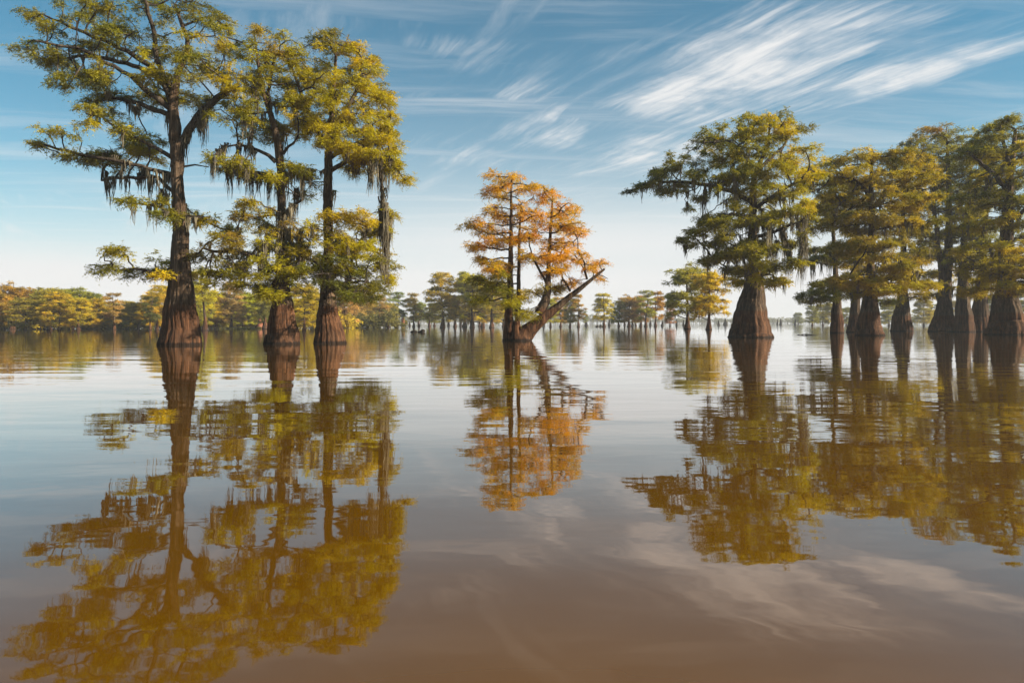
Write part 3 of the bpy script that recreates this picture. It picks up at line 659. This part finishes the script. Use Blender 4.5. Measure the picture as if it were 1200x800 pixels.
t = build_tree('bald_cypress', pixel_spec(1057, 96.0,
    [[(1057, 388, 25), (1057, 372, 20), (1058, 356, 15), (1058, 325, 9), (1060, 250, 6), (1060, 200, 4), (1062, 175, 2)]],
    [(1060, 184, 18, 9, GD), (1074, 170, 16, 8, GD), (1068, 205, 16, 9), (1096, 210, 14, 9), (1088, 192, 18, 8, LT), (1060, 222, 18, 8), (1085, 222, 16, 8, GD), (1075, 250, 18, 8, GD), (1085, 280, 12, 7), (1068, 300, 14, 7), (1046, 352, 12, 4, LT), (1075, 346, 12, 5, GD), (1045, 280, 14, 8), (1085, 320, 10, 6), (1070, 325, 12, 6, LT), (1085, 300, 12, 7, GD), (1060, 275, 12, 7)],
    depth=5.0, pal=SH, dens=0.95, seed_from=4.0, moss_n=60, moss_q=0.8, moss_len=1.5, **GV), 64)
tag(t, 'golden brown cypress with squat base set back inside the grove', 'tree'); grove.append(t)
t = build_tree('bald_cypress', pixel_spec(1103, 92.0,
    [[(1104, 388, 31), (1105, 372, 22), (1107, 350, 16), (1109, 320, 13), (1110, 290, 11), (1111, 250, 8), (1111, 200, 6), (1110, 165, 3)],
     [(1099, 375, 12, -0.8), (1098, 350, 9, -0.9), (1098, 325, 7.5, -0.9), (1096, 295, 6, -0.8), (1092, 245, 5, -0.6), (1090, 200, 3, -0.4)]],
    [(1090, 152, 12, 5, (TA, OL, RU)), (1072, 168, 12, 6), (1110, 160, 16, 7), (1130, 165, 16, 7), (1145, 172, 14, 7), (1095, 180, 20, 8), (1125, 190, 18, 8), (1105, 210, 20, 8), (1135, 220, 16, 8), (1090, 235, 18, 8), (1120, 245, 18, 8, LT), (1105, 270, 18, 8), (1085, 262, 14, 7, LT),
     (1130, 275, 16, 8), (1115, 296, 12, 5), (1145, 250, 12, 8), (1122, 318, 12, 5, LT), (1088, 290, 10, 6, LT)],
    depth=5.0, pal=(OL, YG, GR), dens=1.05, seed_from=7.0, moss_n=60, moss_q=0.7, moss_len=1.6, stem_name='stem', **GV), 65)
tag(t, 'twin stemmed cypress with tall bare trunks and sky showing between them', 'tree'); grove.append(t)
t = build_tree('bald_cypress', pixel_spec(1130, 88.0,
    [[(1130, 389, 23), (1129, 372, 19), (1128, 348, 15), (1130, 310, 11), (1133, 270, 8), (1136, 230, 5), (1138, 195, 3)]],
    [(1135, 200, 14, 7), (1145, 225, 14, 8), (1128, 250, 14, 8, LT), (1140, 275, 14, 8), (1130, 300, 12, 6), (1145, 305, 12, 6, LT), (1132, 178, 12, 6), (1145, 185, 12, 6), (1150, 245, 10, 7, LT)],
    depth=4.5, pal=(OL, GR, DK), dens=0.95, seed_from=7.5, moss_n=50, moss_q=0.8, moss_len=1.6, **GV), 66)
tag(t, 'grey trunked cypress standing beside the twin stemmed one in the grove', 'tree'); grove.append(t)
t = build_tree('bald_cypress', pixel_spec(1149, 90.0,
    [[(1148, 388, 26), (1148, 368, 19), (1150, 342, 14), (1153, 300, 9), (1156, 250, 6), (1159, 200, 4), (1160, 170, 2)]],
    [(1155, 175, 14, 7), (1165, 200, 14, 8), (1150, 200, 14, 8), (1165, 235, 14, 8, LT), (1150, 265, 14, 8), (1165, 280, 14, 8), (1150, 325, 12, 6, LT), (1140, 340, 10, 4, LT), (1162, 345, 10, 5, LT), (1172, 218, 12, 8), (1140, 235, 12, 7), (1172, 255, 12, 7), (1178, 182, 12, 6), (1160, 300, 12, 6, LT)],
    depth=4.5, pal=(OL, GR, DK), dens=0.6, seed_from=4.0, moss_n=50, moss_q=0.8, moss_len=1.6, **GV), 67)
vr = np.random.default_rng(5)
for k in range(3):                                             # pale climbing shoots in front of it
    zz = np.linspace(-0.1, 5.6, 14); o = np.stack([0.25 + k * 0.22 + 0.18 * np.sin(zz * 0.8 + k * 2) + vr.normal(0, 0.03, 14), np.full(14, -1.75 + 0.03 * k), zz], 1)
    dd = unit(np.gradient(o, axis=0)); V, F = tubes(o[:-1], o[1:], np.full(13, 0.035), np.full(13, 0.032), dd[:-1], dd[1:], 5)
    m_ = BRANCH
    link('vine', np_mesh('vine', V, F, MOSS, smooth=True), t)
tag(t, 'cypress with pale vines climbing beside its base in the grove', 'tree'); grove.append(t)
t = build_tree('bald_cypress', pixel_spec(1179, 68.0,
    [[(1179, 392, 43), (1180, 380, 36), (1180, 356, 28), (1181, 335, 23), (1181, 310, 19), (1180, 280, 17), (1180, 250, 14), (1182, 210, 10), (1186, 180, 7), (1190, 152, 4)]],
    [(1165, 147, 12, 6), (1160, 162, 12, 5), (1185, 142, 12, 5), (1198, 152, 12, 7), (1150, 177, 16, 7), (1175, 176, 18, 8, LT), (1200, 180, 16, 8), (1165, 205, 20, 8, LT), (1195, 210, 18, 8), (1150, 226, 14, 7), (1175, 235, 20, 8), (1205, 240, 14, 8),
     (1155, 260, 16, 8, LT), (1185, 265, 18, 8), (1165, 290, 16, 7, LT), (1195, 295, 16, 8, LT), (1150, 310, 12, 7, LT), (1170, 320, 16, 7, LT), (1195, 320, 14, 7, LT), (1150, 336, 10, 5, LT), (1190, 336, 10, 4, LT), (1222, 175, 18, 10), (1225, 222, 18, 12),
     (1220, 270, 18, 10), (1215, 310, 12, 7), (1166, 342, 10, 4, LT), (1178, 305, 14, 6, LT), (1140, 290, 10, 7, LT), (1185, 325, 12, 5, LT), (1130, 180, 12, 6), (1238, 200, 12, 8)],
    limbs=[(-1.5, (1181, 225, 6), (1156, 203, 5), (1122, 182, 3)), (-1.0, (1184, 195, 5), (1172, 172, 4), (1164, 150, 2)), (1.0, (1184, 200, 6), (1200, 182, 4), (1222, 172, 2)), (-1.5, (1181, 260, 5), (1205, 240, 4), (1226, 222, 2))],
    depth=5.0, pal=(OL, GR, YG, DK), dens=1.0, seed_from=4.4, moss_n=80, moss_q=0.75, moss_len=1.5, **GV), 68)
tag(t, 'massive cypress with the thickest fluted trunk of the grove and yellow green boughs', 'tree'); grove.append(t)
for g in grove: g['group'] = 'cypress grove standing in the lake'

# ------------------------------------------------------------------ background trees: eight kinds, copied
def wild_spec(seed, H=10.0, wide=0.32, low=0.33, npad=16, base=0.75):
    r = random.Random(seed)
    lean = r.uniform(-0.5, 0.5)
    st = [(0, 0, -0.6, base), (0, 0, 0, base * 0.97), (0, 0, 0.5, base * 0.74), (0.02, 0, 1.1, base * 0.52), (0.05, 0, 2.0, base * 0.36), (lean * 0.4, 0.1, H * 0.5, base * 0.24), (lean, 0.2, H * 0.8, base * 0.13), (lean, 0.1, H * 0.97, 0.04)]
    pads = []
    for k in range(npad):
        f = r.uniform(0, 1) ** 0.8
        z = H * (low + (0.97 - low) * f)
        wd = H * wide * (1.0 - 0.55 * max(0, f - 0.55) / 0.45) * (0.55 + 0.45 * min(1, f / 0.3))
        pads.append((lean * f + r.uniform(-1, 1) * wd, z, r.choice((0.25, 0.4, 0.6, 1.1)), r.uniform(0.15, 0.55), (np.array((0.30, 0.31, 0.30)), np.array((0.56, 0.54, 0.5)), np.array((0.85, 0.80, 0.7)))))
    return dict(loc=(0, 0, 0), stems=[st], pads=pads, depth=H * wide * 0.9, dens=0.8, disc=0.5, per_disc=5, leaf=0.30, leaf_w=0.11, spray=0.60, twigs=6, per=6, step=0.5, kill=0.7, seg=20,
                seed_from=H * low * 0.8, seed_step=0.6, sides=4, limb_min=100000, twig_frac=0.4, moss_n=r.choice((0, 10, 20)), moss_len=0.9, twig=0.02)
protos = []
KINDS = [dict(H=10, wide=0.30, low=0.16, npad=36, base=0.55), dict(H=10, wide=0.25, low=0.22, npad=28, base=0.5), dict(H=10, wide=0.34, low=0.20, npad=36, base=0.6), dict(H=10, wide=0.21, low=0.20, npad=24, base=0.5),
         dict(H=10, wide=0.42, low=0.10, npad=48, base=0.5), dict(H=10, wide=0.38, low=0.14, npad=44, base=0.6), dict(H=10, wide=0.16, low=0.30, npad=15, base=0.45), dict(H=10, wide=0.44, low=0.06, npad=52, base=0.4)]
for i, kd in enumerate(KINDS):
    protos.append(build_tree('background_cypress', wild_spec(900 + i, **kd), 700 + i))
used = set()
def copy_tree(src, loc, scale, rz, color):
    i = src
    o = protos[i]
    if i in used:
        n = o.copy(); COL.objects.link(n)
        for ch in o.children:
            c = ch.copy(); COL.objects.link(c); c.parent = n
        o = n
    used.add(i)
    o.location = loc; o.scale = scale; o.rotation_euler = (0, 0, rz)
    for ch in o.children: ch.color = (*color, 1)
    return o
HUE = {'rust': (0.80, 0.54, 0.08), 'gold': (1.0, 0.76, 0.05), 'lime': (0.88, 0.78, 0.05), 'green': (0.48, 0.50, 0.09), 'olive': (0.66, 0.58, 0.08), 'tan': (0.84, 0.60, 0.20), 'pink': (0.84, 0.46, 0.25), 'dark': (0.28, 0.29, 0.07)}
WORD = {'rust': 'rust brown', 'gold': 'golden', 'lime': 'bright yellow green', 'green': 'green', 'olive': 'olive', 'tan': 'tan', 'pink': 'pinkish brown', 'dark': 'dark green'}
brng = random.Random(4)
#        px, distance, top row, kind, hue, place
BT = [(-12, 118, 333, 4, 'rust', 'L'), (14, 122, 327, 2, 'rust', 'L'), (30, 112, 345, 4, 'olive', 'L'), (44, 124, 335, 5, 'tan', 'L'), (58, 116, 332, 5, 'olive', 'L'), (70, 112, 338, 4, 'gold', 'L'), (84, 125, 333, 4, 'olive', 'L'),
      (92, 112, 344, 5, 'lime', 'L'), (106, 128, 338, 4, 'green', 'L'), (120, 126, 345, 7, 'lime', 'L'), (134, 116, 338, 3, 'tan', 'L'), (148, 126, 348, 7, 'olive', 'L'), (162, 124, 350, 4, 'olive', 'L'), (176, 110, 342, 3, 'dark', 'L'), (184, 118, 338, 4, 'gold', 'L'),
      (196, 124, 330, 4, 'gold', 'L'),
      (228, 122, 330, 4, 'olive', 'M'), (240, 104, 312, 6, 'lime', 'M'), (254, 130, 338, 4, 'gold', 'M'), (271, 130, 326, 0, 'tan', 'M'), (286, 140, 338, 4, 'lime', 'M'), (300, 142, 335, 7, 'olive', 'M'), (312, 128, 335, 0, 'green', 'M'), (326, 145, 335, 4, 'olive', 'M'),
      (357, 100, 332, 4, 'lime', 'Y'), (372, 135, 340, 4, 'olive', 'M'), (345, 140, 345, 7, 'lime', 'M'),
      (404, 150, 340, 5, 'tan', 'C'), (416, 165, 335, 0, 'tan', 'C'), (430, 170, 342, 1, 'rust', 'C'), (444, 175, 345, 0, 'tan', 'C'), (455, 190, 352, 2, 'olive', 'C'), (465, 195, 341, 3, 'green', 'C'), (485, 195, 343, 1, 'olive', 'C'), (491, 215, 352, 2, 'green', 'C'),
      (503, 205, 350, 1, 'dark', 'C'), (509, 230, 356, 0, 'olive', 'C'), (519, 165, 319, 0, 'lime', 'O'), (533, 190, 345, 5, 'olive', 'O'), (545, 190, 320, 2, 'olive', 'O'), (553, 165, 318, 5, 'lime', 'O'), (566, 175, 330, 4, 'olive', 'O'), (576, 160, 326, 5, 'lime', 'O'), (590, 190, 335, 4, 'olive', 'O'), (562, 210, 345, 5, 'dark', 'O'),
      (645, 180, 350, 0, 'lime', 'R'), (657, 190, 348, 0, 'gold', 'R'), (668, 185, 350, 0, 'olive', 'R'), (678, 185, 344, 1, 'rust', 'R'), (686, 300, 364, 3, 'green', 'R'),
      (708, 180, 343, 1, 'lime', 'S'), (725, 205, 352, 0, 'olive', 'S'), (737, 205, 345, 2, 'tan', 'S'), (751, 210, 346, 0, 'tan', 'S'), (757, 200, 339, 3, 'olive', 'S'), (768, 205, 341, 1, 'rust', 'S'), (745, 260, 356, 0, 'olive', 'S'), (785, 215, 359, 0, 'pink', 'K'),
      (806, 128, 308, 2, 'olive', 'P'), (831, 116, 314, 2, 'gold', 'P'),
      (952, 260, 358, 0, 'green', 'G'), (964, 270, 356, 4, 'olive', 'G'), (975, 250, 354, 5, 'olive', 'G'), (992, 270, 360, 4, 'green', 'G'), (935, 420, 366, 4, 'green', 'G'), (1042, 240, 355, 4, 'olive', 'G'), (1082, 230, 350, 4, 'olive', 'G'), (1094, 250, 356, 0, 'green', 'G'), (1118, 260, 352, 4, 'olive', 'G'),
      (1165, 200, 345, 4, 'olive', 'G'), (1205, 180, 335, 4, 'olive', 'G'), (-30, 130, 335, 4, 'olive', 'L'),
      (3, 136, 340, 7, 'gold', 'L'), (25, 138, 342, 7, 'olive', 'L'), (50, 137, 344, 7, 'green', 'L'), (76, 138, 342, 7, 'lime', 'L'), (100, 140, 348, 7, 'olive', 'L'), (128, 140, 350, 7, 'green', 'L'), (155, 141, 352, 7, 'lime', 'L'), (180, 139, 350, 7, 'olive', 'L'),
      (222, 146, 346, 7, 'lime', 'M'), (246, 150, 346, 7, 'olive', 'M'), (268, 152, 348, 7, 'lime', 'M'), (296, 155, 345, 7, 'green', 'M'), (320, 156, 348, 7, 'lime', 'M'), (358, 150, 348, 7, 'gold', 'M'), (392, 165, 350, 7, 'olive', 'M'), (420, 180, 352, 7, 'tan', 'C'), (438, 185, 354, 7, 'olive', 'C')]
PLACE = {'L': ('{} cypress crowded into the wooded bank beside the tallest cypress', 'trees of the wooded bank'),
         'M': ('{} cypress on the wooded shore seen between the tall mossy trunks', 'trees behind the tall mossy trunks'),
         'Y': ('{} low tree glowing between the two close mossy trunks', None),
         'C': ('small {} cypress in the row near the reddish stump', 'small cypresses near the stump'),
         'O': ('{} cypress standing behind the orange multi stemmed tree', 'cypresses behind the orange tree'),
         'R': ('small {} cypress behind the leaning broken trunk', 'cypresses behind the leaning trunk'),
         'S': ('small {} cypress in the scattered stand out on open water', 'scattered stand on open water'),
         'K': ('tiny {} cypress at the edge of the scattered stand', None),
         'P': ('{} cypress of the pair beside the broad cone based cypress', 'pair beside the broad cypress'),
         'G': ('hazy {} cypress far behind the grove', 'far cypresses behind the grove')}
SHAPE = ['round crowned', 'slender', 'flat topped', 'narrow', 'broad', 'spreading', 'spindly', 'bushy']
for (px, d, top, kind, hue, plc) in BT:
    if plc in 'LM': top += 4
    H = CAM_H + (HOR - top) / FPX * d
    s = H / 10.0
    sx = s * brng.uniform(0.9, 1.2) * (1.1 if plc in 'LMC' else 0.82 if plc == 'P' else 1.0)
    jit = [brng.uniform(0.9, 1.1) for _ in range(3)]
    o = copy_tree(kind, ((px - 600) / FPX * d, d, 0), (sx, sx, s), brng.uniform(0, 6.28), [h * j for h, j in zip(HUE[hue], jit)])
    lab, grp = PLACE[plc]
    tag(o, lab.format(WORD[hue] + ' ' + SHAPE[kind]), 'tree', grp)

# ------------------------------------------------------------------ shrubs of the wooded bank
def shrub_mesh(seed):
    r = np.random.default_rng(seed)
    k = 130
    d = unit(r.normal(0, 1, (k, 3))); d[:, 2] = np.abs(d[:, 2])
    C = d * r.uniform(0.55, 1.0, (k, 1)) * (1.9, 1.5, 1.5) * (1 + 0.25 * np.sin(d[:, :1] * 7)) + (0, 0, 0.25)
    tint = np.repeat(r.uniform(0.45, 1.0, (k, 1)), 3, 1) * (0.9, 0.8, 0.7)
    V, F, tt = leaf_cloud(C, d, tint, r, 4, 4, 0.5, 0.34, 0.15)
    return np_mesh('foliage', V, F, FOL, tint=tt)
def stems_mesh(seed):
    r = np.random.default_rng(seed); k = 9
    p0 = np.c_[r.normal(0, 0.2, (k, 2)), np.full(k, -0.3)]; p1 = np.c_[r.normal(0, 0.9, (k, 2)), r.uniform(0.8, 1.6, k)]
    d = unit(p1 - p0); V, F = tubes(p0, p1, np.full(k, 0.05), np.full(k, 0.02), d, d, 5)
    return np_mesh('stems', V, F, BRANCH)
SHM = [(shrub_mesh(50 + i), stems_mesh(60 + i)) for i in range(3)]
px = -40; i = 0
while px < 460:
    d = 132 + brng.uniform(-6, 6) + max(0, px - 200) * 0.12
    root = link('shore_shrub', None, loc=((px - 600) / FPX * d, d, 0)); root.rotation_euler = (0, 0, brng.uniform(0, 6.28))
    s = brng.uniform(1.3, 2.3); root.scale = (s * 1.15, s * 1.1, s)
    hue = brng.choice(['green', 'olive', 'lime', 'dark'])
    a = link('foliage', SHM[i % 3][0], root); a.color = (*HUE[hue], 1)
    link('stems', SHM[i % 3][1], root)
    tag(root, {'green': 'rounded green', 'olive': 'rounded olive', 'lime': 'rounded yellow green', 'dark': 'rounded dark green'}[hue] + ' shrub low along the wooded shore under the trees', 'shrub', 'shrubs along the wooded shore')
    px += brng.uniform(13, 22); i += 1

# ------------------------------------------------------------------ far wood across the lake
def far_wood():
    r = np.random.default_rng(8)
    n = 1500
    x = r.uniform(-900, 900, n); y = r.uniform(760, 900, n) + 60 * np.sin(x * 0.006)
    h = r.uniform(6.0, 10.5, n) * (1 + 0.25 * np.sin(x * 0.013 + 1))
    C, O, T = [], [], []
    for k in range(n):
        m = 14
        q = unit(r.normal(0, 1, (m, 3))) * (h[k] * 0.34, h[k] * 0.34, h[k] * 0.36)
        C.append(q + (x[k], y[k], h[k] * 0.6)); T.append(np.repeat(np.array([[0.16, 0.15, 0.05]]) * r.uniform(0.6, 1.4), m, 0))
    C = np.vstack(C); T = np.vstack(T)
    V, F, tt = leaf_cloud(C, unit(r.normal(0, 1, C.shape)), T, r, 2, 4, 1.6, 1.5, 0.9)
    o = link('far_wood', np_mesh('far_wood', V, F, FOL, tint=tt))
    p0 = np.c_[x, y, np.full(n, -0.5)]; p1 = np.c_[x, y, h * 0.7]; d = unit(p1 - p0)
    V, F = tubes(p0, p1, r.uniform(0.18, 0.4, n), np.full(n, 0.12), d, d, 5)
    o2 = link('trunks', np_mesh('trunks', V, F, BRANCH), o); o2['kind'] = 'stuff'
    tag(o, 'hazy line of woods along the far lake shore', 'woods', kind='stuff')
far_wood()

# ------------------------------------------------------------------ stumps and floating things
def stump(px, d, hgt, r0, r1, seed, label, name='stump', lean=0.0, group=None, mat=BARK, flat=False):
    rng = np.random.default_rng(seed)
    path = [(0, 0, -0.5, r0 * 1.1), (0, 0, 0, r0), (lean * 0.2, 0, hgt * 0.35, r0 * 0.75 + r1 * 0.2), (lean * 0.6, 0, hgt * 0.75, r1 * 1.05), (lean, 0, hgt, r1)]
    me, P = trunk_mesh(path, rng, mat, seg=28, flute=0.16, name=name)
    o = link(name, me, None, ((px - 600) / FPX * d, d, 0))
    return tag(o, label, 'stump', group)
RED = bark_mat('red_rotten_wood', (0.10, 0.035, 0.018, 1), (0.24, 0.09, 0.05, 1), (0.36, 0.17, 0.10, 1), wet=False)
DARKW = bark_mat('soaked_wood', (0.006, 0.005, 0.004, 1), (0.016, 0.012, 0.009, 1), (0.03, 0.022, 0.016, 1), wet=False)
stump(472.5, 190, 2.5, 0.62, 0.45, 1, 'upright reddish rotten stump standing in open water', mat=RED)
stump(304.5, 132, 2.2, 0.75, 0.22, 2, 'pale sunlit conical stump before the shore seen between the mossy trunks', mat=RED)
stump(311, 126, 2.0, 0.6, 0.15, 3, 'dark conical cypress knee next to the pale conical stump', name='cypress_knee')
for k, (px, d, h, r0) in enumerate([(687, 260, 1.4, 0.7), (700, 195, 0.5, 0.55), (704, 196, 0.6, 0.6), (741, 235, 1.8, 0.5), (776, 240, 1.9, 0.5), (850, 330, 3.0, 1.1), (842, 300, 2.2, 0.6), (870, 380, 2.4, 0.8), (915, 380, 3.2, 0.8), (911, 385, 3.0, 0.6), (932, 390, 3.0, 0.7), (480, 240, 1.6, 0.4),
                                     (714, 260, 2.4, 0.5), (732, 270, 2.6, 0.5), (762, 270, 2.2, 0.5), (793, 260, 2.6, 0.4), (801, 250, 2.2, 0.4), (624, 230, 2.2, 0.5), (637, 220, 2.0, 0.5), (540, 225, 2.6, 0.5), (526, 235, 2.3, 0.5)]):
    stump(px, d, h, r0, r0 * 0.35, 20 + k, 'small dark stump poking out of the far open water', group='stumps on the far open water', mat=DARKW)

def floating_log(px, d, pts, label, seed):
    """a low sodden snag: a lumpy log with a knob, mostly sunk"""
    rng = np.random.default_rng(seed)
    me, P = trunk_mesh(pts, rng, DARKW, seg=20, flute=0.12, name='sunken_log')
    o = link('sunken_log', me, None, ((px - 600) / FPX * d, d, 0))
    return tag(o, label, 'log')
floating_log(485.5, 87, [(-0.5, 0, 0.02, 0.05), (-0.30, 0, 0.06, 0.14), (0.0, 0, 0.10, 0.20), (0.2, 0, 0.08, 0.15), (0.36, 0, 0.04, 0.05)], 'low black log end awash next to a two humped black log', 1)
floating_log(493.5, 86, [(-0.42, 0, 0.02, 0.06), (-0.28, 0, 0.08, 0.14), (-0.10, 0, 0.05, 0.10), (0.14, 0, 0.16, 0.26), (0.34, 0, 0.17, 0.24), (0.46, 0, 0.12, 0.10)], 'two humped black log awash in open water', 2)
def drift_twig(px, d, seed, L, label):
    rng = np.random.default_rng(seed)
    V, F = [], []; nv = 0
    for k in range(4):
        a = rng.uniform(-0.6, 0.6); p0 = np.array([rng.uniform(-0.3, 0.3) * L, 0, 0.01]); p1 = p0 + np.array([math.cos(a), math.sin(a), rng.uniform(0.02, 0.18)]) * L * rng.uniform(0.4, 0.8)
        dd = unit(p1 - p0)[None]; v, f = tubes(p0[None], p1[None], np.array([0.035]), np.array([0.012]), dd, dd, 5); V.append(v); F.append(f + nv); nv += len(v)
    o = link('floating_branch', np_mesh('floating_branch', np.vstack(V), np.vstack(F), BRANCH), None, ((px - 600) / FPX * d, d, 0))
    tag(o, label, 'branch')
drift_twig(940, 66, 1, 1.6, 'forked floating branch between the broad cypress and the grove')
drift_twig(1100, 84, 2, 1.4, 'thin driftwood branch floating before the twin stemmed cypress')

def plant_mat(px, d, lx, ly, seed, label):
    rng = np.random.default_rng(seed); k = 260
    a = rng.uniform(0, 6.28, k); rr = np.sqrt(rng.random(k))
    C = np.stack([lx * rr * np.cos(a), ly * rr * np.sin(a) * (1 + 0.3 * np.sin(3 * a)), 0.05 + 0.1 * rng.random(k)], 1)
    T = np.array([[0.26, 0.24, 0.05]]) * rng.uniform(0.6, 1.2, (k, 1))
    V, F, tt = leaf_cloud(C, np.zeros_like(C) + (0, 0, 0.9), T, rng, 3, 3, 0.25, 0.28, 0.16)
    o = link('floating_plants', np_mesh('floating_plants', V, F, FOL, tint=tt), None, ((px - 600) / FPX * d, d, 0))
    tag(o, label, 'water plants', kind='stuff')
plant_mat(284, 130, 5.5, 2.2, 1, 'mat of pale floating plants before the shore between mossy trunks')
plant_mat(122, 128, 5.0, 2.0, 2, 'mat of pale floating plants along the wooded bank')

# ------------------------------------------------------------------ haze over the lake
def haze_box():
    x, y0, y1, z0, z1 = 1500, -60, 1300, -1.6, 34
    V = [(-x, y0, z0), (x, y0, z0), (x, y1, z0), (-x, y1, z0), (-x, y0, z1), (x, y0, z1), (x, y1, z1), (-x, y1, z1)]
    F = [(3, 2, 1, 0), (4, 5, 6, 7), (0, 1, 5, 4), (1, 2, 6, 5), (2, 3, 7, 6), (3, 0, 4, 7)]
    m, t = new_mat('haze_air')
    v = t.n('ShaderNodeVolumePrincipled', ins={'Color': (0.90, 0.95, 1.0, 1), 'Density': 0.0004, 'Anisotropy': 0.0})
    t.n('ShaderNodeOutputMaterial', ins={'Volume': v.outputs[0]})
    o = link('haze', np_mesh('haze', V, F, m)); tag(o, kind='stuff')
haze_box()
